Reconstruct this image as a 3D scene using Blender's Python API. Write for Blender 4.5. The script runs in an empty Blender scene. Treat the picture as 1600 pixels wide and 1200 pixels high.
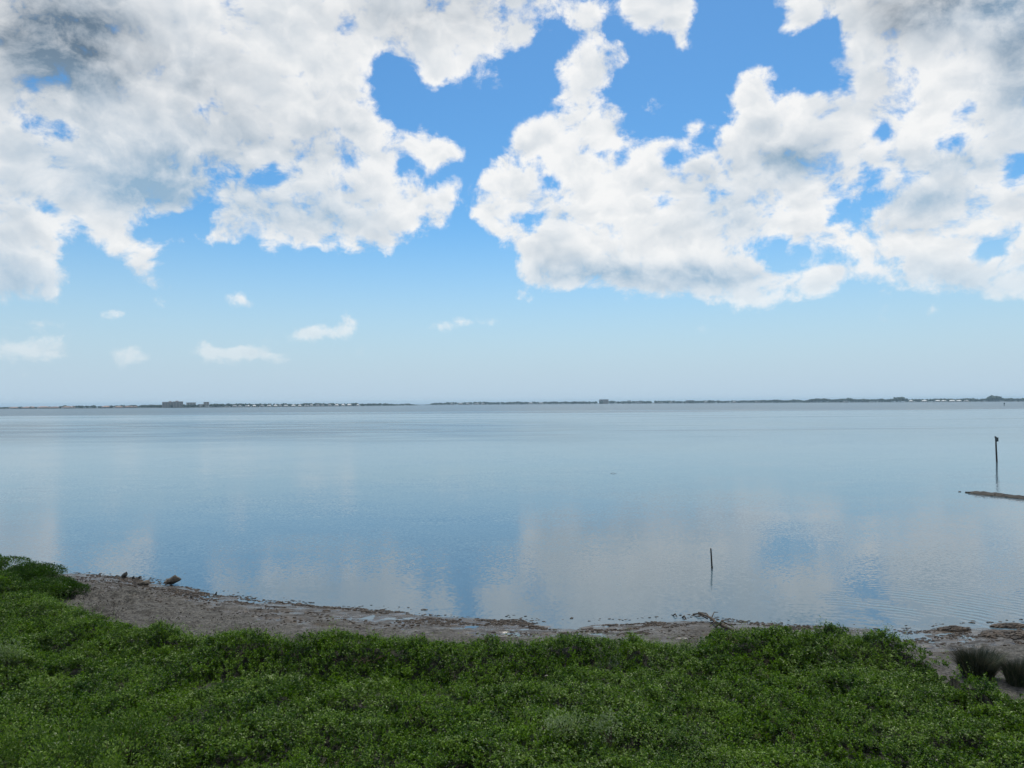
import bpy, bmesh, math, random
import numpy as np
from mathutils import Vector, Matrix

R = math.radians
S = bpy.context.scene
COL = S.collection
RNG = np.random.default_rng(11)
random.seed(5)

# ------------------------------------------------------------------ camera
CAM_H = 9.0
FPX = 1111.0                       # focal length in pixels of a 1600 wide picture
PITCH, ROLL = R(1.50), R(0.39)
Fv = Vector((0, math.cos(PITCH), math.sin(PITCH)))
r0 = Vector((1, 0, 0)); u0 = r0.cross(Fv)
Rv = r0 * math.cos(ROLL) - u0 * math.sin(ROLL)
Uv = u0 * math.cos(ROLL) + r0 * math.sin(ROLL)
cam = bpy.data.cameras.new('camera')
cam.sensor_width = 36.0
cam.lens = FPX / 1600 * 36.0
cam.clip_start, cam.clip_end = 0.1, 60000
camo = bpy.data.objects.new('camera', cam); COL.objects.link(camo)
M3 = Matrix((Rv, Uv, -Fv)).transposed()
camo.matrix_world = Matrix.Translation((0, 0, CAM_H)) @ M3.to_4x4()
S.camera = camo

def ray(px, py):
    return (Fv + Rv * ((px - 800) / FPX) + Uv * ((600 - py) / FPX)).normalized()
def ground(px, py, z=0.0):
    """where the line of sight through a pixel meets the level z"""
    d = ray(px, py); t = (z - CAM_H) / d.z
    return Vector((d.x * t, d.y * t, z))
def at_depth(px, py, Y):
    d = ray(px, py); t = Y / d.y
    return Vector((d.x * t, Y, CAM_H + d.z * t))

# ------------------------------------------------------------------ light and exposure
SUN_EL, SUN_AZ = R(62), R(12)      # high in front, a little to the right, veiled by cloud
sun = bpy.data.lights.new('sun', 'SUN')
sun.energy, sun.angle, sun.color = 3.2, R(3), (1.0, 0.95, 0.87)
suno = bpy.data.objects.new('sun', sun); COL.objects.link(suno)
sd = Vector((math.sin(SUN_AZ) * math.cos(SUN_EL), math.cos(SUN_AZ) * math.cos(SUN_EL), math.sin(SUN_EL)))
suno.rotation_euler = sd.to_track_quat('Z', 'Y').to_euler()
suno.location = (0, 0, 60)
S.view_settings.view_transform = 'Standard'
S.view_settings.look = 'None'
S.view_settings.exposure = 0.0
S.view_settings.gamma = 1.0
S.cycles.use_denoising = True
S.cycles.sample_clamp_direct = 4.0; S.cycles.sample_clamp_indirect = 3.0
S.cycles.max_bounces = 6
S.cycles.volume_bounces = 0
S.cycles.transparent_max_bounces = 8

# ------------------------------------------------------------------ node helper
class NT:
    def __init__(self, tree):
        self.t = tree; self.n = tree.nodes; self.l = tree.links
        self.n.clear()
    def node(self, kind, **kw):
        n = self.n.new(kind)
        for k, v in kw.items():
            setattr(n, k, v)
        return n
    def put(self, sock, v):
        if v is None: return
        if isinstance(v, bpy.types.NodeSocket): self.l.new(v, sock)
        else: sock.default_value = v
    def m(self, op, a, b=None, c=None, clamp=False):
        n = self.node('ShaderNodeMath', operation=op, use_clamp=clamp)
        for i, v in enumerate((a, b, c)): self.put(n.inputs[i], v)
        return n.outputs[0]
    def v(self, op, a, b=None, c=None, s=None):
        n = self.node('ShaderNodeVectorMath', operation=op)
        for i, x in enumerate((a, b, c)): self.put(n.inputs[i], x)
        if s is not None: self.put(n.inputs['Scale'], s)
        return n.outputs['Value'] if op in ('DOT_PRODUCT', 'LENGTH', 'DISTANCE') else n.outputs['Vector']
    def ss(self, x, a, b, lo=0.0, hi=1.0, kind='SMOOTHSTEP'):
        n = self.node('ShaderNodeMapRange', interpolation_type=kind)
        for i, v in enumerate((x, a, b, lo, hi)): self.put(n.inputs[i], v)
        return n.outputs[0]
    def noise(self, vec, scale, detail=4.0, rough=0.5, lac=2.0, dist=0.0, out=0):
        n = self.node('ShaderNodeTexNoise')
        self.put(n.inputs['Vector'], vec)
        for k, v in (('Scale', scale), ('Detail', detail), ('Roughness', rough), ('Lacunarity', lac), ('Distortion', dist)):
            self.put(n.inputs[k], v)
        return n.outputs[out]
    def mix(self, f, a, b, blend='MIX'):
        n = self.node('ShaderNodeMix', data_type='RGBA', blend_type=blend)
        self.put(n.inputs[0], f)
        for i, v in ((6, a), (7, b)):
            if not isinstance(v, bpy.types.NodeSocket) and len(v) == 3: v = (*v, 1)
            self.put(n.inputs[i], v)
        return n.outputs[2]
    def xyz(self, x=0.0, y=0.0, z=0.0):
        n = self.node('ShaderNodeCombineXYZ')
        for i, v in enumerate((x, y, z)): self.put(n.inputs[i], v)
        return n.outputs[0]
    def sep(self, v):
        n = self.node('ShaderNodeSeparateXYZ'); self.put(n.inputs[0], v)
        return n.outputs[0], n.outputs[1], n.outputs[2]

def srgb(r, g, b):
    f = lambda c: c / 12.92 if c <= 0.04045 else ((c + 0.055) / 1.055) ** 2.4
    return tuple(f(c / 255) for c in (r, g, b))

# ------------------------------------------------------------------ where the clouds stand in the sky
# outlines of the cloud masses, then the blue gaps in them, as sight-lines through the photograph;
# they are turned into azimuth and elevation below
CLOUDS = [
 [(-300,-300),(860,-300),(880,0),(945,0),(925,32),(900,40),(862,20),(838,42),(838,72),(800,92),(768,95),(728,122),(690,136),(658,136),(648,112),(632,95),(612,84),(588,82),
  (578,104),(576,150),(582,180),(606,190),(626,216),(622,244),(612,256),(640,280),(680,296),(712,280),(719,310),(713,336),(680,356),(640,378),(610,396),(585,386),(560,391),(520,393),(480,391),
  (450,388),(436,393),(418,386),(388,372),(384,386),(330,390),(270,384),(252,376),(285,367),(302,378),(320,364),(336,338),(300,326),(272,352),(205,352),(190,345),(204,374),(275,388),(272,399),(225,388),
  (242,415),(256,440),(275,434),(279,470),(256,487),(240,476),(232,450),(212,440),(192,425),(165,404),(128,374),(84,358),(106,384),(95,405),(117,420),(108,436),(117,460),(90,477),(60,471),(-40,474),(-300,474)],
 [(880,-20),(925,28),(942,46),(945,66),(980,60),(992,86),(985,116),(955,112),(951,140),(936,152),(925,166),(898,175),(880,166),(876,110),(890,76),(904,55)],
 [(628,200),(660,195),(692,214),(726,235),(728,251),(700,259),(672,263),(645,236),(630,226)],
 [(728,147),(752,106),(775,118),(802,136),(795,144),(760,143),(735,151)],
 [(742,272),(756,250),(792,245),(802,214),(822,190),(850,188),(885,184),(905,164),(960,164),(976,190),(987,206),(1000,226),(1028,210),(1040,199),(1056,214),(1068,216),(1086,190),(1102,178),(1106,190),
  (1090,222),(1082,242),(1100,246),(1116,225),(1134,190),(1145,150),(1150,115),(1175,97),(1202,94),(1222,110),(1222,130),(1206,146),(1226,156),(1246,150),(1260,156),(1276,144),(1290,150),(1302,150),
  (1304,118),(1283,116),(1290,90),(1301,104),(1316,80),(1312,54),(1316,30),(1298,24),(1286,36),(1258,46),(1240,53),(1213,50),(1204,0),(1204,-300),(1900,-300),(1900,474),(1600,468),(1560,471),
  (1500,462),(1430,452),(1330,442),(1296,456),(1302,470),(1200,479),(1140,478),(1060,470),(990,466),(950,455),(900,450),(868,453),(820,441),(804,430),(803,400),(794,386),(764,375),(744,356),(755,320),(744,300)],
 [(955,-300),(1092,-300),(1094,5),(1085,30),(1089,66),(1066,83),(1055,75),(1050,56),(1030,44),(1010,56),(985,36),(964,20)],
 [(1015,150),(1035,144),(1056,165),(1045,182),(1030,165),(1018,172)],
 [(530,500),(545,491),(562,503),(560,518),(534,517)], [(466,512),(510,504),(517,522),(480,524)], [(812,498),(838,513),(832,517)],
 [(145,487),(170,477),(202,492),(196,500),(160,497)], [(205,494),(282,496),(280,505),(215,505)], [(132,462),(150,453),(158,463),(140,472)],
 [(576,404),(598,405),(596,412)], [(385,511),(412,507),(410,520)],
 [(-60,532),(60,532),(112,530),(145,556),(110,564),(-60,556)], [(172,548),(212,538),(252,556),(230,566),(175,562)],
 [(305,540),(322,530),(345,545),(380,538),(444,556),(440,562),(320,560)],
 [(1358,503),(1378,494),(1412,497),(1405,505)], [(1426,494),(1458,480),(1486,485),(1480,495)], [(1350,459),(1420,448),(1424,456),(1370,465)],
 [(440,520),(500,512),(560,520),(540,526),(460,527)], [(640,505),(760,500),(800,506),(700,512)], [(1010,512),(1130,508),(1210,516),(1100,522)], [(-60,505),(60,500),(130,506),(40,514)],
 [(300,455),(308,450),(312,462)], [(345,465),(372,455),(404,474),(400,485)],
]
GAPS = [  # centre x, y, radii x, y, tilt in degrees
 (53,186,14,13,0),(98,199,28,13,24),(246,154,6,5,0),(300,165,7,7,0),(347,284,10,22,-8),(372,274,14,9,0),(420,272,20,14,0),(466,312,11,8,0),
 (330,322,22,12,-25),(72,325,16,8,10),(846,258,10,20,0),(856,284,18,12,0),(830,352,11,15,0),(880,318,11,9,0),(925,240,24,12,0),(975,246,14,20,0),(1036,314,10,13,0),
 (1030,282,6,12,0),(1062,250,26,12,-20),(815,256,8,8,0),(942,80,5,10,0),
 (1390,206,12,16,0),(1331,139,12,6,-10),(1512,164,20,13,-20),(1576,255,22,18,-20),(1482,218,28,8,-10),(1362,276,20,11,0),(1312,290,9,12,0),(1340,328,46,17,-22),
 (1225,400,52,30,10),(1300,406,32,14,0),(1552,388,30,9,-10),(1405,418,8,22,25),(1372,408,8,7,0),(1332,420,8,6,0),(1420,268,26,9,0),(1575,285,18,8,0),
]
DARK = [  # grey undersides: centre, radii, amount
 (250,170,250,120,.22),(420,300,200,80,.15),(60,250,120,160,.12),
 (70,40,150,95,1.1),(110,105,70,60,.5),(230,210,150,50,.25),(190,262,150,45,.45),(190,308,95,30,.75),(270,300,80,36,.55),(310,95,60,40,.4),(660,25,140,42,.5),(430,330,120,45,.42),(400,240,120,50,.25),
 (0,420,60,56,.6),(500,345,60,30,.4),(1530,5,150,50,1.15),(1610,110,75,110,.95),(1440,40,50,45,.5),(1238,252,72,28,1.05),(1150,335,55,42,.7),(930,428,115,22,1.15),(1110,432,75,24,1.0),
 (1450,318,85,28,1.15),(1490,255,90,20,.85),(1385,145,26,34,.3),(1530,445,90,22,.4),(865,350,30,34,.4),(1100,300,30,40,.25),(60,300,60,30,.3),(1430,420,50,25,.4),(60,440,50,22,.4),
]
def layout_fields():
    st = 4; X0, X1, Y0, Y1 = -300, 1900, -300, 700
    gx, gy = np.meshgrid(np.arange(X0, X1, st) + st / 2, np.arange(Y0, Y1, st) + st / 2)
    def poly(P):
        ins = np.zeros(gx.shape, bool); n = len(P)
        for i in range(n):
            (xa, ya), (xb, yb) = P[i], P[(i + 1) % n]
            if ya == yb: continue
            c = (ya > gy) != (yb > gy)
            ins ^= c & (gx < (xb - xa) * (gy - ya) / (yb - ya) + xa)
        return ins
    m = np.zeros(gx.shape)
    for P in CLOUDS:
        small = max(p[0] for p in P) - min(p[0] for p in P) < 190 and min(p[1] for p in P) > 440
        m = np.maximum(m, poly(P) * (1.6 if small else 1.0))
    for (cx, cy, rx, ry, a) in GAPS:
        a = R(a); dx, dy = gx - cx, gy - cy
        e = ((dx * math.cos(a) + dy * math.sin(a)) / rx) ** 2 + ((-dx * math.sin(a) + dy * math.cos(a)) / ry) ** 2
        m[e < 1.15] = 0
    g = np.zeros(gx.shape)
    for (cx, cy, rx, ry, w) in DARK:
        g += w * np.exp(-(((gx - cx) / rx) ** 2 + ((gy - cy) / ry) ** 2))
    def blur(a, k):
        ker = np.ones(k) / k
        for _ in range(2):
            a = np.apply_along_axis(lambda r: np.convolve(np.pad(r, k // 2, mode='edge'), ker, 'valid'), 1, a)
            a = np.apply_along_axis(lambda r: np.convolve(np.pad(r, k // 2, mode='edge'), ker, 'valid'), 0, a)
        return a
    c = (0.30 * blur(m, 3) + 0.70 * blur(m, 11)) * 2 - 1
    return c, g, (X0, Y0, st)

AZ, EL0, EL1 = 0.70, -0.02, 0.60
def on_sky(field, org, nu=220, nv=150):
    X0, Y0, st = org
    us = np.linspace(-AZ, AZ, nu); vs = np.linspace(EL0, EL1, nv)
    uu, vv = np.meshgrid(us, vs)
    d = np.stack([np.sin(uu) * np.cos(vv), np.cos(uu) * np.cos(vv), np.sin(vv)], -1)
    z = d @ np.array(Fv); px = 800 + FPX * (d @ np.array(Rv)) / z; py = 600 - FPX * (d @ np.array(Uv)) / z
    fx = np.clip((px - X0) / st - .5, 0, field.shape[1] - 1.01); fy = np.clip((py - Y0) / st - .5, 0, field.shape[0] - 1.01)
    ix, iy = fx.astype(int), fy.astype(int); ax, ay = fx - ix, fy - iy
    return ((field[iy, ix] * (1 - ax) + field[iy, ix + 1] * ax) * (1 - ay) + (field[iy + 1, ix] * (1 - ax) + field[iy + 1, ix + 1] * ax) * ay)

def field_nodes(T, F, tu, tv, rank):
    """a sky map as a sum of products of azimuth curves and elevation curves"""
    U, s, Vt = np.linalg.svd(F, full_matrices=False)
    total = None
    def curves(cols, t, scales):
        n = T.node('ShaderNodeVectorCurve'); mp = n.mapping
        mp.use_clip = False
        for ch in range(3):
            arr = cols[ch] / scales[ch]; xs = np.linspace(-1, 1, len(arr)); c = mp.curves[ch]
            c.points[0].location = (-1, arr[0]); c.points[1].location = (1, arr[-1])
            for x, y in zip(xs[1:-1], arr[1:-1]): c.points.new(float(x), float(y))
            for p in c.points: p.handle_type = 'VECTOR'
        mp.update()
        T.put(n.inputs['Fac'], 1.0); T.l.new(t, n.inputs['Vector'])
        return n.outputs[0]
    for k in range(0, rank, 3):
        cu = [Vt[k + i] for i in range(3)]; cv = [U[:, k + i] for i in range(3)]
        su = [np.abs(a).max() for a in cu]; sv = [np.abs(a).max() for a in cv]
        w = tuple(float(s[k + i] * su[i] * sv[i]) for i in range(3))
        d = T.v('DOT_PRODUCT', T.v('MULTIPLY', curves(cu, tu, su), curves(cv, tv, sv)), w)
        total = d if total is None else T.m('ADD', total, d)
    return total

# ------------------------------------------------------------------ world: sky with broken cumulus
W = bpy.data.worlds.new('World'); S.world = W; W.use_nodes = True
T = NT(W.node_tree)
D = T.node('ShaderNodeTexCoord').outputs['Generated']
dx, dy, dz = T.sep(D)
az = T.m('ARCTAN2', dx, dy)
el = T.m('ARCSINE', dz)
wq = T.v('SUBTRACT', T.noise(D, 15, 5, .6, out=1), (.5, .5, .5))
wq = T.v('SCALE', wq, s=T.ss(el, 0.10, 0.24, 0.30, 1.0))
wqx, wqy, wqz = T.sep(wq)
tu = T.m('MULTIPLY', T.m('MULTIPLY_ADD', wqx, 0.055, az), 1 / AZ); tu = T.xyz(tu, tu, tu)
tv = T.ss(T.m('MULTIPLY_ADD', wqy, 0.042, el), EL0, EL1, -1, 1, 'LINEAR'); tv = T.xyz(tv, tv, tv)
cF, gF, org = layout_fields()
C_in = field_nodes(T, on_sky(cF, org), tu, tv, 36)
G_in = field_nodes(T, on_sky(gF, org), tu, tv, 12)
inside = T.m('MULTIPLY', T.ss(T.m('ABSOLUTE', az), 0.62, 0.69, 1, 0), T.ss(el, 0.52, 0.59, 1, 0))
q = T.v('MULTIPLY', D, (1, 1, 1.25))
big = T.noise(q, 2.6, 3, .5)
C_out = T.m('MULTIPLY', T.m('SUBTRACT', big, 0.43), 9.0)
C_out = T.m('MULTIPLY', T.m('MINIMUM', T.m('MAXIMUM', C_out, -1), 1), T.ss(el, 0.1, 0.2))
C_out = T.m('SUBTRACT', C_out, T.ss(el, 0.2, 0.08, 0, 1))
G_out = T.m('MULTIPLY', T.ss(big, 0.5, 0.72), 0.75)
mixf = lambda a, b, f: T.m('ADD', T.m('MULTIPLY', a, T.m('SUBTRACT', 1, f)), T.m('MULTIPLY', b, f))
C = mixf(C_out, C_in, inside)
G = mixf(G_out, G_in, inside)
warp = T.v('SCALE', T.v('SUBTRACT', T.noise(q, 9, 2, .5, out=1), (.5, .5, .5)), s=0.05)
q2 = T.v('ADD', q, warp)
n1 = T.noise(q2, 26, 11, .66)
def puffs(vec, scale, detail):
    n = T.node('ShaderNodeTexVoronoi', feature='F1', normalize=True)
    T.put(n.inputs['Vector'], vec)
    for k, v in (('Scale', scale), ('Detail', detail), ('Roughness', .55), ('Lacunarity', 2.1), ('Randomness', 1.0)): T.put(n.inputs[k], v)
    return T.m('SUBTRACT', 1.0, n.outputs['Distance'])
q3 = T.v('ADD', q2, T.v('SCALE', T.v('SUBTRACT', T.noise(q2, 40, 4, .6, out=1), (.5, .5, .5)), s=0.022))
p1 = puffs(q3, 15, 3.0)
p2 = puffs(T.v('ADD', q3, (0.003, 0, 0.014)), 15, 1.0)
nb = T.noise(q2, 6.5, 3, .5)
edge = T.m('ADD', T.m('MULTIPLY', T.m('SUBTRACT', n1, .5), 6.0), T.m('MULTIPLY', T.m('SUBTRACT', nb, .5), 2.0))
edge = T.m('ADD', edge, T.m('MULTIPLY', T.m('SUBTRACT', p1, .70), 4.5))
dens = T.m('ADD', T.m('MULTIPLY', C, 1.36), T.m('MULTIPLY', edge, 0.76))
alpha = T.ss(dens, -0.30, 1.05)
thick = T.ss(dens, 0.3, 2.4)
relief = T.m('ADD', T.m('MULTIPLY', T.m('SUBTRACT', p1, p2), 1.5), T.m('MULTIPLY', T.m('SUBTRACT', n1, .5), 0.45))
# radiance of the cloud: bright thin margins, grey thick middles and undersides
g = T.m('MULTIPLY', G, T.ss(n1, 0.30, 0.72, 1.15, 0.62))
shade = T.m('MULTIPLY_ADD', thick, 0.30, T.m('MULTIPLY', relief, -1.25))
shade = T.m('ADD', shade, T.m('MULTIPLY', T.m('SUBTRACT', 0.55, nb), 0.85))
g = T.m('MULTIPLY', g, T.m('SUBTRACT', 0.80, T.m('MULTIPLY', relief, 0.9)), clamp=True)
shade = T.m('MULTIPLY', shade, 1.0, clamp=True)
ccol = T.mix(shade, (1.03, 1.03, 1.02), (0.40, 0.51, 0.62))
ccol = T.mix(g, ccol, T.mix(T.ss(el, 0.26, 0.42), (0.33, 0.50, 0.67), T.v('SCALE', (0.21, 0.30, 0.40), s=T.m('ADD', 1.0, T.m('MULTIPLY', T.m('SUBTRACT', nb, .5), 2.2)))))
sky = T.node('ShaderNodeTexSky', sky_type='NISHITA')
sky.sun_disc = False
sky.sun_elevation = SUN_EL; sky.sun_rotation = SUN_AZ
sky.air_density, sky.dust_density, sky.ozone_density = 1.0, 0.3, 1.5
sky.altitude = 0
SKY_K = 0.112
hs = T.node('ShaderNodeHueSaturation'); T.l.new(sky.outputs[0], hs.inputs['Color']); hs.inputs['Saturation'].default_value = 1.22
skyc = T.v('MULTIPLY', hs.outputs[0], (0.74, 1.04, 1.12))
# moist pale air low over the bay
skyc = T.mix(T.ss(el, 0.27, 0.0, 0.0, 1.0), skyc, tuple(c / SKY_K for c in srgb(187, 209, 226)))
# far clouds sink into the pale air near the horizon
alpha = T.m('MULTIPLY', alpha, T.ss(el, 0.035, 0.20, 0.36, 0.97))
b1 = T.node('ShaderNodeBackground'); T.l.new(skyc, b1.inputs[0]); b1.inputs[1].default_value = SKY_K
b2 = T.node('ShaderNodeBackground'); T.l.new(ccol, b2.inputs[0]); b2.inputs[1].default_value = 0.92
ms = T.node('ShaderNodeMixShader'); T.l.new(alpha, ms.inputs[0]); T.l.new(b1.outputs[0], ms.inputs[1]); T.l.new(b2.outputs[0], ms.inputs[2])
wo = T.node('ShaderNodeOutputWorld'); T.l.new(ms.outputs[0], wo.inputs[0])
W.cycles.sampling_method = 'MANUAL'; W.cycles.sample_map_resolution = 512

# ------------------------------------------------------------------ helpers
def lattice(seed): return np.random.default_rng(seed).random((256, 256))
LAT = [lattice(i) for i in range(8)]
def vnoise(x, y, k=0):
    x = np.asarray(x, float); y = np.asarray(y, float)
    ix = np.floor(x).astype(int); iy = np.floor(y).astype(int); fx, fy = x - ix, y - iy
    fx = fx * fx * (3 - 2 * fx); fy = fy * fy * (3 - 2 * fy); L = LAT[k % 8]
    a = L[ix & 255, iy & 255]; b = L[(ix + 1) & 255, iy & 255]; c = L[ix & 255, (iy + 1) & 255]; d = L[(ix + 1) & 255, (iy + 1) & 255]
    return (a * (1 - fx) + b * fx) * (1 - fy) + (c * (1 - fx) + d * fx) * fy
def fbm(x, y, scale, octs=4, k=0, gain=0.5):
    s = 0; a = 1; tot = 0; f = 1 / scale
    for o in range(octs):
        s = s + a * vnoise(np.asarray(x) * f + 17.3 * o, np.asarray(y) * f + 5.7 * o, k + o); tot += a; a *= gain; f *= 2.03
    return s / tot
def sstep(a, b, x):
    t = np.clip((x - a) / (b - a), 0, 1); return t * t * (3 - 2 * t)

def obj(name, verts, faces, material, parent=None, smooth=False, loc=None):
    me = bpy.data.meshes.new(name)
    me.from_pydata([tuple(v) for v in verts], [], faces)
    if smooth: me.polygons.foreach_set('use_smooth', [True] * len(me.polygons))
    me.update()
    o = bpy.data.objects.new(name, me); COL.objects.link(o)
    if material: me.materials.append(material)
    if parent: o.parent = parent
    if loc is not None: o.location = loc
    return o
def quads(name, V, nface, material, parent=None, per=4, smooth=False):
    """V: (n*per, 3) array, consecutive corners of each face"""
    me = bpy.data.meshes.new(name)
    me.vertices.add(len(V)); me.vertices.foreach_set('co', np.asarray(V, np.float32).ravel())
    me.loops.add(len(V)); me.loops.foreach_set('vertex_index', np.arange(len(V), dtype=np.int32))
    me.polygons.add(nface); me.polygons.foreach_set('loop_start', np.arange(0, len(V), per, dtype=np.int32))
    me.update(calc_edges=True)
    if smooth: me.polygons.foreach_set('use_smooth', [True] * nface)
    me.materials.append(material)
    o = bpy.data.objects.new(name, me); COL.objects.link(o)
    if parent: o.parent = parent
    return o
def bm_obj(name, bm, material, parent=None, smooth=False):
    me = bpy.data.meshes.new(name); bm.to_mesh(me); bm.free()
    if smooth: me.polygons.foreach_set('use_smooth', [True] * len(me.polygons))
    me.materials.append(material)
    o = bpy.data.objects.new(name, me); COL.objects.link(o)
    if parent: o.parent = parent
    return o
def tag(o, label=None, cat=None, group=None, kind=None):
    if label: o['label'] = label
    if cat: o['category'] = cat
    if group: o['group'] = group
    if kind: o['kind'] = kind
    return o
def empty(name, loc, label, cat, group=None):
    o = bpy.data.objects.new(name, None); COL.objects.link(o); o.location = loc; o.empty_display_size = .1
    return tag(o, label, cat, group)
def tube(pts, radii, sides=8, wob=0.0, seed=0):
    """closed tapering tube along points; returns verts, faces"""
    rg = np.random.default_rng(seed); V = []; F = []
    P = [Vector(p) for p in pts]
    for i, p in enumerate(P):
        t = (P[min(i + 1, len(P) - 1)] - P[max(i - 1, 0)]).normalized()
        a = t.cross(Vector((0.31, 0.95, 0.1))).normalized(); b = t.cross(a)
        for k in range(sides):
            th = 2 * math.pi * k / sides; rr = radii[i] * (1 + wob * (rg.random() - .5))
            V.append(p + a * math.cos(th) * rr + b * math.sin(th) * rr)
    for i in range(len(P) - 1):
        for k in range(sides):
            k2 = (k + 1) % sides
            F.append((i * sides + k, i * sides + k2, (i + 1) * sides + k2, (i + 1) * sides + k))
    F.append(tuple(range(sides))[::-1]); F.append(tuple((len(P) - 1) * sides + k for k in range(sides)))
    return V, F
def box_faces(x0, x1, y0, y1, z0, z1, V, F):
    n = len(V)
    V += [(x0, y0, z0), (x1, y0, z0), (x1, y1, z0), (x0, y1, z0), (x0, y0, z1), (x1, y0, z1), (x1, y1, z1), (x0, y1, z1)]
    F += [(n, n + 3, n + 2, n + 1), (n + 4, n + 5, n + 6, n + 7), (n, n + 1, n + 5, n + 4), (n + 1, n + 2, n + 6, n + 5), (n + 2, n + 3, n + 7, n + 6), (n + 3, n, n + 4, n + 7)]

def material(name):
    m = bpy.data.materials.new(name); m.use_nodes = True
    T = NT(m.node_tree)
    out = T.node('ShaderNodeOutputMaterial'); p = T.node('ShaderNodeBsdfPrincipled')
    T.l.new(p.outputs[0], out.inputs['Surface'])
    T.out = out
    return m, T, p
def plain(name, col, rough=0.8, var=0.3, scale=3.0, bump=0.3, bscale=None, col2=None):
    m, T, p = material(name)
    pos = T.node('ShaderNodeTexCoord').outputs['Object']
    n = T.noise(pos, scale, 5, .6)
    c2 = col2 or tuple(c * (1 - var) for c in col)
    T.put(p.inputs['Base Color'], T.mix(T.ss(n, .35, .65), c2, tuple(c * (1 + var * .5) for c in col)))
    p.inputs['Roughness'].default_value = rough
    if bump:
        b = T.node('ShaderNodeBump'); b.inputs['Strength'].default_value = bump; b.inputs['Distance'].default_value = 0.05
        T.l.new(T.noise(pos, bscale or scale * 6, 4, .6), b.inputs['Height']); T.l.new(b.outputs[0], p.inputs['Normal'])
    return m

# ------------------------------------------------------------------ shore lines, from the picture to the ground
def to_line(pts, z):
    w = sorted([(g.x, g.y) for g in (ground(px, py, z) for px, py in pts)])
    return np.array([a for a, _ in w]), np.array([b for _, b in w])
SHORE = [(60, 897), (104, 899), (150, 902), (205, 906), (262, 917), (330, 930), (420, 940), (500, 949), (600, 959), (700, 967), (800, 973), (880, 979), (930, 977), (1000, 975), (1060, 972), (1095, 967), (1130, 971), (1180, 976),
         (1250, 981), (1330, 984), (1395, 990), (1430, 988), (1500, 982), (1560, 978), (1600, 979)]
EDGE = [(30, 915), (70, 935), (110, 950), (150, 967), (200, 983), (260, 983), (320, 990), (400, 998), (500, 1001), (600, 999), (700, 1002), (800, 1002), (860, 998), (900, 990), (940, 986), (1000, 990), (1050, 1004), (1100, 997), (1150, 993), (1200, 989),
        (1300, 987), (1350, 990), (1400, 1006), (1450, 1036), (1500, 1064), (1560, 1082), (1600, 1088)]
shx, shy = to_line(SHORE, 0.0)
edx, edy = to_line(EDGE, 0.66)
shx = np.concatenate([[-90, -60, -40], shx, [26, 60, 120]]); shy = np.concatenate([[75, 60, 44], shy, [shy[-1], shy[-1] + 2, shy[-1] + 8]])
edx = np.concatenate([[-90, -60, -38], edx, [24, 40, 120]]); edy = np.concatenate([[70, 54, 38], edy, [edy[-1] - .6, edy[-1] - 2, edy[-1] - 2]])
ysh = lambda x: np.interp(x, shx, shy) + 0.25 * (fbm(x, x * 0 + 3.3, 1.6, 3, 2) - .5)
yed = lambda x: np.interp(x, edx, edy) + 0.35

def canopy(x, y):
    """height of the top of the low scrub, and how far inside its seaward edge a point lies"""
    x = np.asarray(x, float); y = np.asarray(y, float)
    t = yed(x) - y + 0.5 * (fbm(x, y, 1.1, 3, 3) - .5)
    mound = 0.55 + 0.75 * sstep(.42, .62, fbm(x, x * 0 + 9.1, 4.2, 2, 5))
    h = 0.50 + 0.30 * (fbm(x, y, 3.1, 3, 1) - .5) + 0.42 * (fbm(x, y, 0.85, 3, 4) - .5)
    h = h + 0.42 * mound * np.exp(-((t - 1.25) / 0.85) ** 2) - 0.20 * np.exp(-((t - 3.1) / 0.6) ** 2) * sstep(-20, -9, x)
    h = h + 0.25 * sstep(-9, -17, x) * sstep(17, 22, y)
    h = h - 0.26 * np.exp(-((y - 13.4) / 1.3) ** 2) - 0.30 * sstep(.60, .74, fbm(x, y, 1.25, 2, 2)) + 0.16 * sstep(.58, .75, fbm(x + 50, y, 1.0, 2, 6))
    h = h * sstep(-0.05, 0.7, t) + 0.28 * (1 - sstep(-0.05, 0.7, t))
    return h, t
def terrain(x, y):
    x = np.asarray(x, float); y = np.asarray(y, float)
    s = ysh(x) - y
    up = 0.042 * np.clip(s, 0, 3) + 0.012 * np.clip(s - 3, 0, 8)
    z = np.where(s > 0, up, np.maximum(0.075 * s, -1.6))
    rough = 0.065 * (fbm(x * .55, y * 1.5, 0.9, 4, 6, .6) - .5) + 0.20 * (fbm(x * .7, y, .30, 3, 2) - .5) * sstep(-.5, 2.5, s)
    rough = rough + 0.10 * (fbm(x * .5 + y * .18, y * 1.4, 2.2, 2, 1) - .5)
    lumps = sstep(-13, -17, x) * sstep(0.5, 2.0, s) * 0.16 * sstep(.5, .8, fbm(x * .8, y * 1.4, .42, 2, 7))
    near = sstep(-6, -1, s)
    z = z + (rough + lumps) * near
    h, t = canopy(x, y)
    return np.where(t > 0.15, np.maximum(0.06, h - 0.42), z)

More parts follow.
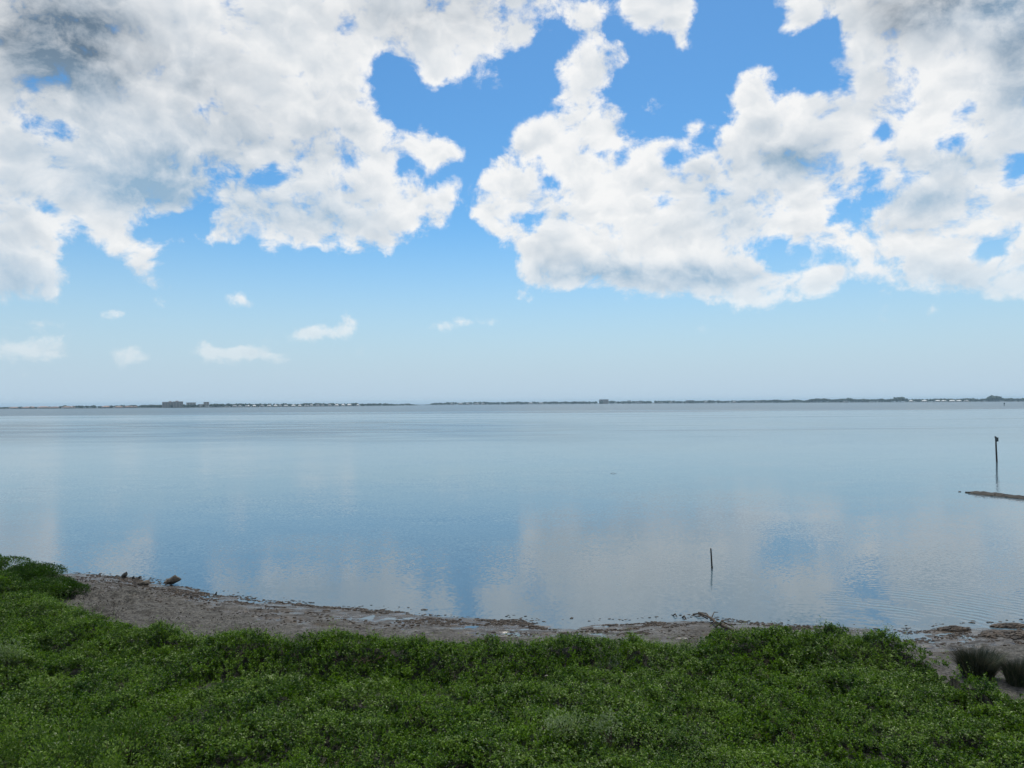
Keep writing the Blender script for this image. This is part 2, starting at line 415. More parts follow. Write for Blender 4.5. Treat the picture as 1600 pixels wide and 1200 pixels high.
# ------------------------------------------------------------------ ground
m_ground, T, p = material('mud_and_soil')
P = T.node('ShaderNodeNewGeometry').outputs['Position']
gx_, gy_, gz_ = T.sep(P)
st = T.v('MULTIPLY', P, (0.45, 1.2, 1))
n_a = T.noise(st, 1.3, 6, .6); n_b = T.noise(P, 9, 5, .65); n_c = T.noise(st, 4.0, 5, .6)
dry = T.mix(T.ss(n_b, .35, .68), (0.024, 0.023, 0.020), (0.122, 0.117, 0.103))
dry = T.mix(T.ss(n_a, .50, .70), dry, (0.034, 0.031, 0.025))
wet = T.mix(T.ss(n_c, .40, .62), (0.026, 0.023, 0.020), (0.070, 0.064, 0.058))
wet = T.mix(T.ss(n_a, .54, .66), wet, (0.050, 0.034, 0.018))
wetf = T.ss(T.m('ADD', gz_, T.m('MULTIPLY', T.m('SUBTRACT', n_c, .5), .18)), 0.02, 0.15, 1, 0)
soil = T.mix(n_b, (0.009, 0.011, 0.004), (0.020, 0.022, 0.009))
mud = T.mix(wetf, dry, wet)
# inland, under the scrub, the ground is dark leaf litter
T.put(p.inputs['Base Color'], T.mix(T.ss(T.node('ShaderNodeAttribute', attribute_name='litter').outputs['Fac'], .2, .8), mud, soil))
film = T.m('MULTIPLY', wetf, T.ss(n_c, .40, .55, 0.2, 1.0))
pool = T.m('MULTIPLY', T.ss(wetf, .25, .6), T.ss(T.m('MULTIPLY_ADD', wetf, 0.10, T.noise(T.v('MULTIPLY', P, (0.35, 1.3, 1)), 2.2, 5, .62)), .56, .64))
T.put(p.inputs['Roughness'], T.m('SUBTRACT', T.ss(film, 0.1, 0.9, 0.85, 0.30, 'LINEAR'), T.m('MULTIPLY', pool, 0.22)))
b = T.node('ShaderNodeBump'); b.inputs['Distance'].default_value = 0.10; T.put(b.inputs['Strength'], T.ss(pool, 0, 1, 1.0, 0.08))
T.l.new(T.noise(P, 14, 6, .65), b.inputs['Height']); T.l.new(b.outputs[0], p.inputs['Normal'])

def axis(lo, hi, fine_lo, fine_hi, step, grow=1.35):
    mid = list(np.arange(fine_lo, fine_hi + 1e-6, step)); a = []; s = step; v = fine_lo
    while v > lo:
        s = min(s * grow, 1500); v -= s; a.append(max(v, lo))
    b = []; s = step; v = fine_hi
    while v < hi:
        s = min(s * grow, 1500); v += s; b.append(min(v, hi))
    return np.array(a[::-1] + mid + b)
gxs = axis(-9000, 9000, -30, 27, 0.085); gys = axis(-9000, 9000, 22.5, 41, 0.10); gys = np.concatenate([axis(-9000, 9.9, 8.0, 9.9, .5)[:-1], np.arange(10, 22.4, .2), gys[gys >= 22.49]])
XX, YY = np.meshgrid(gxs, gys)
ZZ = terrain(XX, YY)
nx, ny = len(gxs), len(gys)
idx = np.arange(nx * ny).reshape(ny, nx)
Q = np.stack([idx[:-1, :-1], idx[:-1, 1:], idx[1:, 1:], idx[1:, :-1]], -1).reshape(-1, 4)
me = bpy.data.meshes.new('ground')
me.vertices.add(nx * ny); me.vertices.foreach_set('co', np.stack([XX, YY, ZZ], -1).astype(np.float32).ravel())
me.loops.add(Q.size); me.loops.foreach_set('vertex_index', Q.astype(np.int32).ravel())
me.polygons.add(len(Q)); me.polygons.foreach_set('loop_start', np.arange(0, Q.size, 4, dtype=np.int32))
me.polygons.foreach_set('use_smooth', np.ones(len(Q), bool))
me.update(calc_edges=True)
lit = me.attributes.new('litter', 'FLOAT', 'POINT')
lit.data.foreach_set('value', sstep(0.0, 0.5, canopy(XX, YY)[1]).astype(np.float32).ravel())
me.materials.append(m_ground)
go = bpy.data.objects.new('ground', me); COL.objects.link(go); tag(go, kind='structure')
def gz(x, y): return float(terrain(np.array([x]), np.array([y]))[0])

# ------------------------------------------------------------------ water
m_water, T, p = material('bay_water')
P = T.node('ShaderNodeNewGeometry').outputs['Position']
wx, wy, wz = T.sep(P)
# cat's paws: where the breeze ruffles the surface
wv = T.v('MULTIPLY', P, (0.0016, 0.0075, 1))
band = T.noise(wv, 1.0, 4, .55)
rfar = T.ss(T.m('ADD', wy, T.m('MULTIPLY', T.m('SUBTRACT', band, .5), 900)), 520, 760)
yl = T.m('ADD', T.m('ADD', wy, T.m('MULTIPLY', wx, 0.10)), T.m('MULTIPLY', T.m('SUBTRACT', band, .5), 160))
mott = T.noise(T.v('MULTIPLY', P, (0.02, 0.055, 1)), 1.0, 4, .6)
rmid = T.m('MULTIPLY', T.ss(yl, 120, 230), T.ss(yl, 300, 430, 1, 0))
rmid = T.m('MULTIPLY', rmid, T.ss(mott, .32, .66, .15, .75))
rmid = T.m('MULTIPLY', rmid, T.ss(wx, 60, -40, 0.12, 1.0))
streak = T.ss(T.noise(T.v('MULTIPLY', P, (0.004, 0.035, 1)), 1.0, 4, .6), .56, .66)
streak = T.m('MULTIPLY', streak, T.ss(wy, 120, 260))
ruff = T.m('MAXIMUM', T.m('MAXIMUM', rfar, rmid), T.m('MULTIPLY', streak, 0.5))
patch = T.ss(T.noise(T.v('MULTIPLY', P, (0.05, 0.085, 1)), 1.0, 3, .55), .40, .62)
amp = T.m('ADD', T.m('ADD', 0.034, T.m('MULTIPLY', patch, 0.040)), T.m('MULTIPLY', ruff, 0.08))
fine = T.v('SUBTRACT', T.noise(T.v('MULTIPLY', P, (1.0, 1.5, 1)), 5.6, 2.5, .55, out=1), (.5, .5, .5))
slow = T.v('SUBTRACT', T.noise(T.v('MULTIPLY', P, (0.5, 1.0, 1)), 0.55, 2, .5, out=1), (.5, .5, .5))
tilt = T.v('ADD', T.v('SCALE', fine, s=T.m('MULTIPLY', amp, 2.4)), T.v('SCALE', slow, s=T.m('MULTIPLY', amp, 0.35)))
N0 = T.v('NORMALIZE', T.v('ADD', T.v('MULTIPLY', tilt, (1, 1, 0)), (0, 0, 1)))
# small wave trains running onto the flat
c0 = ground(1330, 1010)
rv = T.v('SUBTRACT', P, tuple(c0))
rv = T.v('ADD', rv, T.v('SCALE', T.noise(P, 0.7, 3, .5, out=1), s=0.9))
ring = T.m('SINE', T.m('MULTIPLY', T.v('LENGTH', T.v('MULTIPLY', rv, (0.8, 1.0, 0))), 2 * math.pi / 0.42))
c1 = ground(1490, 955)
rw = T.ss(T.v('LENGTH', T.v('MULTIPLY', T.v('SUBTRACT', P, tuple(c1)), (0.75, 1.0, 0))), 1.0, 5.5, 1, 0)
rw = T.m('MULTIPLY', rw, T.ss(T.noise(P, 0.5, 2, .5), .38, .60))
b = T.node('ShaderNodeBump'); b.inputs['Distance'].default_value = 0.010
T.put(b.inputs['Strength'], T.m('MULTIPLY', rw, 0.75)); T.l.new(ring, b.inputs['Height']); T.l.new(N0, b.inputs['Normal'])
T.l.new(b.outputs[0], p.inputs['Normal'])
shoal = T.noise(T.v('MULTIPLY', P, (0.01, 0.02, 1)), 1.0, 3, .5)
T.put(p.inputs['Base Color'], T.mix(T.ss(shoal, .4, .65), (0.074, 0.124, 0.162), (0.090, 0.130, 0.152)))
p.inputs['IOR'].default_value = 1.333
T.put(p.inputs['Roughness'], T.m('MULTIPLY_ADD', ruff, 0.26, T.ss(wy, 30, 180, 0.025, 0.12)))
wo_ = obj('water', [(-9000, -9000, 0), (9000, -9000, 0), (9000, 9000, 0), (-9000, 9000, 0)], [(0, 1, 2, 3)], m_water)
tag(wo_, kind='structure')

# ------------------------------------------------------------------ foliage materials
def leaf_material(name, dark, light, rough=0.40, trans=0.30, attr=True):
    m, T, p = material(name)
    rnd = T.node('ShaderNodeObjectInfo').outputs['Random']
    geo = T.node('ShaderNodeNewGeometry')
    pr = geo.outputs['Random Per Island']
    P = geo.outputs['Position']
    f = T.m('ADD', T.m('MULTIPLY', T.noise(P, 0.9, 3, .5), 0.9), T.m('MULTIPLY', T.m('SUBTRACT', pr, .5), 0.75))
    if attr:
        f = T.m('ADD', f, T.m('MULTIPLY', T.m('SUBTRACT', rnd, .5), 0.35))
    col = T.mix(T.ss(f, .15, .85), dark, light)
    col = T.mix(T.ss(pr, .985, .995), col, (0.10, 0.075, 0.030))
    T.put(p.inputs['Base Color'], col)
    p.inputs['Roughness'].default_value = rough; p.inputs['Specular IOR Level'].default_value = 0.20
    tr = T.node('ShaderNodeBsdfTranslucent'); T.put(tr.inputs[0], T.v('MULTIPLY', col, (1.3, 1.5, 0.5)))
    mx = T.node('ShaderNodeMixShader'); mx.inputs[0].default_value = trans
    T.l.new(p.outputs[0], mx.inputs[1]); T.l.new(tr.outputs[0], mx.inputs[2]); T.l.new(mx.outputs[0], T.out.inputs['Surface'])
    return m
m_leaf = leaf_material('scrub_leaf', (0.012, 0.046, 0.002), (0.118, 0.215, 0.010))
m_leaf_broad = leaf_material('broad_leaf', (0.032, 0.075, 0.008), (0.135, 0.215, 0.032))
m_leaf_silver = leaf_material('silver_leaf', (0.085, 0.130, 0.060), (0.21, 0.27, 0.15), rough=.6)
m_leaf_mangrove = leaf_material('mangrove_leaf', (0.014, 0.044, 0.004), (0.062, 0.125, 0.012))
m_dry = leaf_material('dry_leaf', (0.045, 0.040, 0.018), (0.13, 0.105, 0.055), .7, .1)
m_stem = plain('woody_stem', (0.075, 0.055, 0.035), .85, .4, 8)

# ------------------------------------------------------------------ leaves and sprigs
def leaf_quads(base, dirs, ups, L, Wd, fold=0.25):
    """folded leaves as two quads each; arrays (n,3); returns (n*8,3)"""
    side = np.cross(dirs, ups); side /= np.linalg.norm(side, axis=1, keepdims=True) + 1e-9
    nrm = np.cross(side, dirs)
    L = L[:, None]; Wd = Wd[:, None]
    tip = base + dirs * L - nrm * L * 0.12
    mid = base + dirs * L * 0.52
    a = mid + side * Wd * .5 + nrm * Wd * fold; c = mid - side * Wd * .5 + nrm * Wd * fold
    b0 = base; q = base + dirs * L * 0.9 - nrm * L * .06
    return np.stack([b0, mid, tip, a, b0, c, tip, mid], 1).reshape(-1, 3)
def sprig_mesh(name, seed, n=46, height=.34, spread=.12, leaf=.052, wid=.5, mat=None):
    rg = np.random.default_rng(seed); parts = []
    ntw = 4
    for k in range(ntw):
        ang = rg.uniform(0, 2 * math.pi); lean = rg.uniform(.1, .5)
        ax = np.array([math.cos(ang) * lean, math.sin(ang) * lean, 1.0]); ax /= np.linalg.norm(ax)
        o = np.array([rg.normal(0, spread * .35), rg.normal(0, spread * .35), 0])
        hgt = height * rg.uniform(.7, 1.1); m = n // ntw
        t = rg.uniform(.25, 1.0, m) ** .7
        base = o + ax * (t * hgt)[:, None]
        ph = np.arange(m) * 2.4 + rg.uniform(0, 6)
        el = rg.uniform(.05, 1.0, m) * (0.4 + .9 * t)
        d = np.stack([np.cos(ph) * np.cos(el), np.sin(ph) * np.cos(el), np.sin(el)], 1)
        u = np.tile([0, 0, 1.0], (m, 1)) + rg.normal(0, .25, (m, 3))
        parts.append(leaf_quads(base, d, u, leaf * rg.uniform(.65, 1.2, m), leaf * wid * rg.uniform(.8, 1.2, m)))
    V = np.concatenate(parts)
    me = bpy.data.meshes.new(name)
    me.vertices.add(len(V)); me.vertices.foreach_set('co', V.astype(np.float32).ravel())
    me.loops.add(len(V)); me.loops.foreach_set('vertex_index', np.arange(len(V), dtype=np.int32))
    me.polygons.add(len(V) // 4); me.polygons.foreach_set('loop_start', np.arange(0, len(V), 4, dtype=np.int32))
    me.update(calc_edges=True)
    bm = bmesh.new(); bm.from_mesh(me); bmesh.ops.remove_doubles(bm, verts=bm.verts, dist=1e-6); bm.to_mesh(me); bm.free()
    me.materials.append(mat)
    return me
def scatter(name, pts, nrm, scale, variants, label, cat, pick):
    """one mass of sprigs: points carrying instances of a few sprig shapes"""
    coll = bpy.data.collections.new(name + '_sprigs')
    for i, mesh in enumerate(variants):
        coll.objects.link(bpy.data.objects.new('%s_sprig_%02d' % (name, i), mesh))
    n = len(pts)
    me = bpy.data.meshes.new(name)
    me.vertices.add(n); me.vertices.foreach_set('co', np.asarray(pts, np.float32).ravel()); me.update()
    yaw = RNG.uniform(0, 2 * math.pi, n)
    rx = -nrm[:, 1] * .8 + RNG.normal(0, .18, n); ry = nrm[:, 0] * .8 + RNG.normal(0, .18, n)
    rot = np.stack([rx, ry, yaw], 1)
    a = me.attributes.new('rot', 'FLOAT_VECTOR', 'POINT'); a.data.foreach_set('vector', rot.astype(np.float32).ravel())
    a = me.attributes.new('scl', 'FLOAT', 'POINT'); a.data.foreach_set('value', scale.astype(np.float32))
    a = me.attributes.new('var', 'INT', 'POINT'); a.data.foreach_set('value', pick.astype(np.int32))
    o = bpy.data.objects.new(name, me); COL.objects.link(o)
    ng = bpy.data.node_groups.new(name + '_nodes', 'GeometryNodeTree')
    ng.interface.new_socket('Geometry', in_out='INPUT', socket_type='NodeSocketGeometry')
    ng.interface.new_socket('Geometry', in_out='OUTPUT', socket_type='NodeSocketGeometry')
    N, Lk = ng.nodes, ng.links
    gi, gon = N.new('NodeGroupInput'), N.new('NodeGroupOutput')
    ip = N.new('GeometryNodeInstanceOnPoints'); ci = N.new('GeometryNodeCollectionInfo')
    ci.inputs['Collection'].default_value = coll; ci.inputs['Separate Children'].default_value = True; ci.inputs['Reset Children'].default_value = True
    def na(nm, ty):
        x = N.new('GeometryNodeInputNamedAttribute'); x.data_type = ty; x.inputs['Name'].default_value = nm
        return x.outputs[0]
    e2r = N.new('FunctionNodeEulerToRotation')
    Lk.new(na('rot', 'FLOAT_VECTOR'), e2r.inputs[0])
    Lk.new(gi.outputs[0], ip.inputs['Points']); Lk.new(ci.outputs[0], ip.inputs['Instance'])
    ip.inputs['Pick Instance'].default_value = True
    Lk.new(na('var', 'INT'), ip.inputs['Instance Index']); Lk.new(e2r.outputs[0], ip.inputs['Rotation']); Lk.new(na('scl', 'FLOAT'), ip.inputs['Scale'])
    Lk.new(ip.outputs[0], gon.inputs[0])
    md = o.modifiers.new('sprigs', 'NODES'); md.node_group = ng
    tag(o, label, cat, kind='stuff')
    return o

# the low scrub between the house and the flat
def scrub_points(density, x0, x1, y0, y1, tmin=0.12):
    n = int((x1 - x0) * (y1 - y0) * density)
    x = RNG.uniform(x0, x1, n); y = RNG.uniform(y0, y1, n)
    keep = np.abs(x) < 6 + y * 0.95
    x, y = x[keep], y[keep]
    h, t = canopy(x, y); e = .06
    hx = (canopy(x + e, y)[0] - h) / e; hy = (canopy(x, y + e)[0] - h) / e
    slope = np.sqrt(1 + hx ** 2 + hy ** 2)
    ok = (t > tmin) & (RNG.random(len(x)) < slope / 2.2)
    nrm = np.stack([-hx, -hy, np.ones_like(hx)], 1)[ok]; nrm = np.clip(nrm, -1.2, 1.2)
    return np.stack([x, y, h], 1)[ok], nrm
pts, nrm = scrub_points(150, -38, 34, 11.5, 42)
gap = fbm(pts[:, 0], pts[:, 1], 1.3, 3, 7)
keep = gap > 0.0
pts, nrm, gap = pts[keep], nrm[keep], gap[keep]
sc = RNG.uniform(.65, 1.15, len(pts)) * (0.8 + .5 * gap)
pts[:, 2] -= 0.26 * sc + RNG.uniform(-.05, .10, len(pts))
variants = [sprig_mesh('sprig', 100 + i, 44 + 4 * (i % 3), .34, .13, .058 + .008 * (i % 3), .46 + .05 * (i % 2), m_leaf) for i in range(6)]
variants += [sprig_mesh('sprig', 200 + i, 30, .36, .15, .085, .55, m_leaf_broad) for i in range(2)]
variants += [sprig_mesh('shoot', 300 + i, 34, .62, .05, .055, .34, m_leaf) for i in range(2)]
variants += [sprig_mesh('dry_sprig', 400, 20, .40, .10, .050, .30, m_dry)]
pick = RNG.integers(0, 6, len(pts))
light = fbm(pts[:, 0] + 31, pts[:, 1], 2.4, 3, 2); rr = RNG.random(len(pts))
pick = np.where((light > .54) & (rr < .55), 6 + (rr * 40).astype(int) % 2, pick)
tt = canopy(pts[:, 0], pts[:, 1])[1]
pick = np.where((rr > .955 - .10 * (tt < 1.2)), 8 + (rr * 1000).astype(int) % 2, pick)
pick = np.where((light < .40) & (rr > .80) & (rr < .9), 10, pick)
# strays creeping out onto the mud
xs_ = RNG.uniform(-30, 27, 5200); ys_ = yed(xs_) + np.abs(RNG.normal(0, .45, 5200)) - .2
zs_ = terrain(xs_, ys_); ok = (canopy(xs_, ys_)[1] < .3) & (zs_ > .03) & (fbm(xs_, ys_, .9, 2, 6) > .52)
xs_, ys_, zs_ = xs_[ok], ys_[ok], zs_[ok]
pts = np.concatenate([pts, np.stack([xs_, ys_, zs_ - .08], 1)]); nrm = np.concatenate([nrm, np.tile([0, 0, 1.0], (len(xs_), 1))])
sc = np.concatenate([sc, RNG.uniform(.45, .95, len(xs_))]); pick = np.concatenate([pick, RNG.choice([0, 1, 2, 3, 8, 9, 10], len(xs_))])
scatter('coastal_scrub', pts, nrm, sc, variants, 'dense low green leafy scrub covering the bank below the muddy shore', 'scrub', pick)
print('scrub sprigs', len(pts))

# ------------------------------------------------------------------ shrubs that stand out of the scrub
def shrub(name, cx, cy, rx, ry, top, label, cat, mat, leaf=.055, n=5000, zbase=None, lobes=7, seed=0, wid=.5):
    rg = np.random.default_rng(seed)
    z0 = gz(cx, cy) if zbase is None else zbase
    root = empty(name, (cx, cy, z0), label, cat)
    H = top - z0
    L = []
    for k in range(lobes):
        a = rg.uniform(0, 2 * math.pi); q = math.sqrt(rg.random()) * .62
        hh = H * rg.uniform(.65, 1.0) * (1 - .30 * q)
        L.append((math.cos(a) * q * rx, math.sin(a) * q * ry, hh * .52, rx * rg.uniform(.38, .60), ry * rg.uniform(.38, .60), hh * .50))
    L[0] = (0, 0, H * .5, rx * .55, ry * .55, H * .52)
    parts = []
    for (lx, ly, lz, a, b, c) in L:
        m = n // lobes
        d = rg.normal(0, 1, (m, 3)); d /= np.linalg.norm(d, axis=1, keepdims=True)
        d[:, 2] = np.abs(d[:, 2]) * np.where(rg.random(m) < .22, -1, 1)
        r = 1 - np.abs(rg.normal(0, .16, m)); lump = 0.82 + .36 * fbm(d[:, 0] * 2 + d[:, 2] * 1.7 + lx * 3, d[:, 1] * 2 + ly * 3, .6, 2, seed)
        pnt = np.array([lx, ly, lz]) + d * np.array([a, b, c]) * (r * lump)[:, None]
        pnt[:, 2] = np.maximum(pnt[:, 2], .03)
        dr = d * .8 + rg.normal(0, .55, (m, 3)) + np.array([0, 0, .45]); dr /= np.linalg.norm(dr, axis=1, keepdims=True)
        up = np.tile([0, 0, 1.0], (m, 1)) + rg.normal(0, .3, (m, 3))
        parts.append(leaf_quads(pnt, dr, up, leaf * rg.uniform(.6, 1.25, m), leaf * wid * rg.uniform(.8, 1.2, m)))
    V = np.concatenate(parts)
    quads('crown', V, len(V) // 4, mat, root)
    V, F = [], []
    for k, (lx, ly, lz, a, b, c) in enumerate(L):
        v, f = tube([(lx * .1, ly * .1, -.05), (lx * .5, ly * .5, lz * .45), (lx, ly, lz)], [.028, .02, .008], 5)
        F += [tuple(i + len(V) for i in ff) for ff in f]; V += v
    obj('stem', V, F, m_stem, root)
    return root

def shrub_px(name, px, py_top, Y, wpx, label, cat, mat, **kw):
    t = at_depth(px, py_top, Y); r = wpx / 2 / FPX * Y
    return shrub(name, t.x, Y, r, kw.pop('ry', r * .9), t.z, label, cat, mat, **kw)

shrub_px('mangrove_shrub', -22, 866, 36.4, 120, 'tall dark green mangrove shrub at the far left end of the bank', 'shrub', m_leaf_mangrove, leaf=.095, n=16000, seed=1, lobes=12, zbase=.2)
shrub_px('mangrove_shrub', 46, 879, 35.0, 110, 'rounded dark mangrove shrub second from the tip of the left bank', 'shrub', m_leaf_mangrove, leaf=.09, n=15000, seed=2, lobes=12, zbase=.2)
shrub_px('mangrove_shrub', 98, 902, 33.2, 74, 'small dark shrub at the muddy tip of the left bank', 'shrub', m_leaf_mangrove, leaf=.085, n=9000, seed=3, lobes=8, zbase=.12)
shrub_px('mangrove_shrub', -10, 893, 33.0, 130, 'lower dark mangrove shrub in front of the tallest one at left', 'shrub', m_leaf_mangrove, leaf=.09, n=14000, seed=4, lobes=9, zbase=.3)
shrub_px('mangrove_shrub', 66, 903, 32.4, 96, 'low dark shrub filling the front of the left mangrove clump beside the mud', 'shrub', m_leaf_mangrove, leaf=.085, n=9000, seed=8, lobes=9, zbase=.2)
shrub_px('silver_shrub', 10, 1000, 23.3, 92, 'silvery pale green shrub at the left edge among dark scrub', 'shrub', m_leaf_silver, leaf=.09, n=1500, seed=5, zbase=.35, wid=.4)
shrub_px('silver_shrub', 884, 1103, 18.5, 100, 'larger pale silvery patch of foliage in the middle of the scrub', 'shrub', m_leaf_silver, leaf=.080, n=760, seed=6, zbase=.30, ry=.75)
shrub_px('silver_shrub', 954, 1107, 18.3, 62, 'smaller pale silvery patch just right of the larger one', 'shrub', m_leaf_silver, leaf=.080, n=380, seed=7, zbase=.30, ry=.5)
BROAD = [(30, 1108, 16.6, 150, 'at the left edge'), (118, 1120, 16.0, 140, 'second from the left edge'), (205, 1098, 17.6, 130, 'topmost of the group'),
         (70, 1160, 14.7, 150, 'lowest of the group'), (190, 1150, 15.0, 140, 'rightmost of the group')]
for i, (px, py, Y, w, where) in enumerate(BROAD):
    t = shrub_px('broadleaf_shrub', px, py, Y, w, 'yellow green broad leaved shrub in the lower left corner, ' + where, 'shrub', m_leaf_broad, leaf=.085, n=2300, seed=20 + i, zbase=.35)
    t['group'] = 'broad leaved shrubs in the lower left corner'

# bare sapling on the left bank
b0 = at_depth(22, 884, 35.2)
sap = empty('bare_sapling', (b0.x, b0.y, b0.z - 1.0), 'thin leafless sapling sticking up from the left mangrove shrubs', 'sapling')
v, f = tube([(0, 0, 0), (.03, 0, .9), (.05, 0, 1.55)], [.016, .012, .004], 5); obj('trunk', v, f, m_stem, sap)
for k in range(6):
    z = .9 + .1 * k; a = k * 2.2
    v, f = tube([(.04, 0, z), (.04 + .14 * math.cos(a), .14 * math.sin(a), z + .13)], [.007, .003], 4); obj('branch', v, f, m_stem, sap)

# dead twigs in a gap of the scrub
g0 = ground(562, 1030, .55)
dead = empty('dead_brush', (g0.x, g0.y, .3), 'brown dead twigs in a gap of the scrub near its seaward edge', 'brush')
rg = np.random.default_rng(4); m_twig = plain('dead_twig', (0.12, 0.085, 0.055), .9, .4, 10)
for k in range(26):
    a = rg.uniform(0, 6.28); x, y = rg.normal(0, .38), rg.normal(0, .22); l = rg.uniform(.25, .6)
    v, f = tube([(x, y, .08), (x + l * .5 * math.cos(a), y + l * .3 * math.sin(a), .22 + l * .2), (x + l * math.cos(a), y + l * .6 * math.sin(a), .2 + l * .42)], [.012, .009, .004], 5)
    obj('twig', v, f, m_twig, dead)

# ------------------------------------------------------------------ grass tufts at the right
m_grass, T, p = material('rush_blade')
pr = T.node('ShaderNodeNewGeometry').outputs['Random Per Island']
T.put(p.inputs['Base Color'], T.mix(T.ss(pr, .3, .9), (0.014, 0.024, 0.010), T.mix(T.ss(pr, .82, .95), (0.040, 0.058, 0.022), (0.15, 0.13, 0.085))))
p.inputs['Roughness'].default_value = .6
def tuft(px, py, Y, wpx, htop, n, label, seed):
    rg = np.random.default_rng(seed); c = at_depth(px, py, Y); z0 = gz(c.x, Y) - .02
    r = wpx / 2 / FPX * Y
    root = empty('grass_tuft', (c.x, Y, z0), label, 'grass tuft', 'dark rush tufts on the mud')
    V = []
    for k in range(n):
        a = rg.uniform(0, 6.283); q = r * .55 * math.sqrt(rg.random()); bx, by = q * math.cos(a), q * math.sin(a) * .7
        a2 = a + rg.normal(0, .6); lean = rg.uniform(.05, .75) * r; h = htop * rg.uniform(.55, 1.05)
        ox, oy = math.cos(a2) * lean, math.sin(a2) * lean; w = .007; sx, sy = -math.sin(a2 + .8) * w, math.cos(a2 + .8) * w
        p0, p1, p2 = (bx, by, 0), (bx + ox * .4, by + oy * .4, h * .62), (bx + ox, by + oy, h)
        for (A, B, wa, wb) in ((p0, p1, 1, .8), (p1, p2, .8, .15)):
            V += [(A[0] - sx * wa, A[1] - sy * wa, A[2]), (A[0] + sx * wa, A[1] + sy * wa, A[2]), (B[0] + sx * wb, B[1] + sy * wb, B[2]), (B[0] - sx * wb, B[1] - sy * wb, B[2])]
    o = quads('blades', np.array(V), len(V) // 4, m_grass, root); o['kind'] = 'stuff'
tuft(1528, 1055, 22.9, 80, .88, 2600, 'dark spiky grass tuft on the mud beside the green scrub', 1)
tuft(1592, 1064, 22.3, 58, .80, 1700, 'dark spiky grass tuft at the right edge of the photo', 2)

# ------------------------------------------------------------------ rocks, driftwood, posts
m_rock = plain('shore_rock', (0.085, 0.070, 0.052), .75, .55, 3.5, .8, 14)
m_rockd = plain('wet_rock', (0.030, 0.027, 0.022), .5, .5, 4, .6, 14)
def rock(px, py, wpx, hpx, label, mat, seed, group=None, yaw=.3, name='rock'):
    c = ground(px, py); Y = c.y; w = wpx / FPX * Y; h = hpx / FPX * Y
    rg = np.random.default_rng(seed * 7 + 1); bm = bmesh.new()
    for k in range(22):
        q = rg.uniform(-1, 1, 3); q[2] = abs(q[2]) ** .5 - .25 * (k % 3 == 0)
        q[:2] *= (1 - .35 * max(q[2], 0)); q[2] *= 1.15 + .45 * q[0]
        bm.verts.new((q[0] * .5 * w, q[1] * .34 * w, q[2] * h))
    bmesh.ops.convex_hull(bm, input=bm.verts)
    bmesh.ops.delete(bm, geom=[v for v in bm.verts if not v.link_faces], context='VERTS')
    bmesh.ops.subdivide_edges(bm, edges=bm.edges, cuts=3, use_grid_fill=True)
    for _ in range(2): bmesh.ops.smooth_vert(bm, verts=bm.verts, factor=.3, use_axis_x=True, use_axis_y=True, use_axis_z=True)
    for v in bm.verts:
        n = float(fbm(np.array([v.co.x / w * 3 + v.co.z / h]), np.array([v.co.y / w * 3 - v.co.z / h]), .35, 3, seed)[0]) - .5
        v.co *= 1 + .28 * n
    o = bm_obj(name, bm, mat)
    o.location = (c.x, Y, gz(c.x, Y) * .5 - .14 * h); o.rotation_euler = (0, .12, yaw)
    tag(o, label, 'rock', group)
rock(270, 914, 33, 17, 'large brown slab of rock at the water edge of the left mud flat', m_rock, 1)
rock(193, 904, 13, 9, 'medium dark rock at the waterline left of the large slab', m_rockd, 2)
rock(207, 905.5, 6, 5, 'small dark pointed rock just right of the medium dark rock', m_rockd, 3)
rock(218, 904, 6, 4, 'small dark rock second to the right of the medium dark rock', m_rockd, 4)
rock(288.5, 896, 6, 3.4, 'tiny dark rock breaking the water just beyond the large slab', m_rockd, 5)
rock(319, 898, 6, 3, 'tiny dark rock in the water farthest right of the slab', m_rockd, 6)
rock(224, 915, 22, 7, 'low flat muddy rock between the medium dark rock and the slab', m_rock, 7)
rock(298, 935, 5, 5, 'small black stone on the wet mud below the large slab', m_rockd, 8)
rock(337, 930, 4, 5, 'small black upright stone at the waterline right of the slab', m_rockd, 9)
rock(663, 953, 15, 3.2, 'low dark clump lying in the shallows off the middle shore', m_rockd, 10)

m_drift = plain('driftwood', (0.070, 0.055, 0.040), .85, .45, 5, .6, 22)
m_driftd = plain('wet_driftwood', (0.040, 0.031, 0.023), .75, .5, 5, .6, 22)
def gp(px, py, dz=0.05):
    a = ground(px, py); return Vector((a.x, a.y, max(gz(a.x, a.y), 0) + dz))
a, b_ = gp(1150, 993, .07), gp(1112, 975, .16)
dw = empty('driftwood_log', a, 'grey driftwood log with bare branches lying on the mud spit', 'driftwood')
L = lambda q: tuple(q - a)
mid = (a + b_) / 2 + Vector((-.25, .15, .04))
v, f = tube([L(a), L(mid), L(b_), L(b_ + Vector((-.4, .5, .10)))], [.055, .065, .05, .03], 9, .25, 1); obj('trunk', v, f, m_drift, dw, True)
for i, (p0, p1, p2, r) in enumerate([((1118, 988), (1128, 984), (1146, 988), .04), (( 1112, 977), (1104, 968), (1094, 962), .035), ((1110, 978), (1116, 966), (1122, 962), .025), ((1128, 984), (1118, 985), (1108, 990), .03), ((1106, 972), (1096, 972), (1086, 969), .03)]):
    q0, q1, q2 = gp(*p0, .12), gp(*p1, .25), gp(*p2, .14)
    v, f = tube([L(q0), L(q1), L(q2)], [r, r * .8, r * .4], 7, .3, i); obj('branch', v, f, m_drift if i < 2 else m_driftd, dw, True)
def stick(pts, r, label, mat=None):
    P_ = [gp(px, py, dz) for px, py, dz in pts]; o_ = P_[0]
    root = tag(obj('driftwood_stick', *tube([tuple(q - o_) for q in P_], [r] * (len(P_) - 1) + [r * .45], 7, .3, 3), mat or m_driftd, None, True), label, 'stick')
    root.location = o_
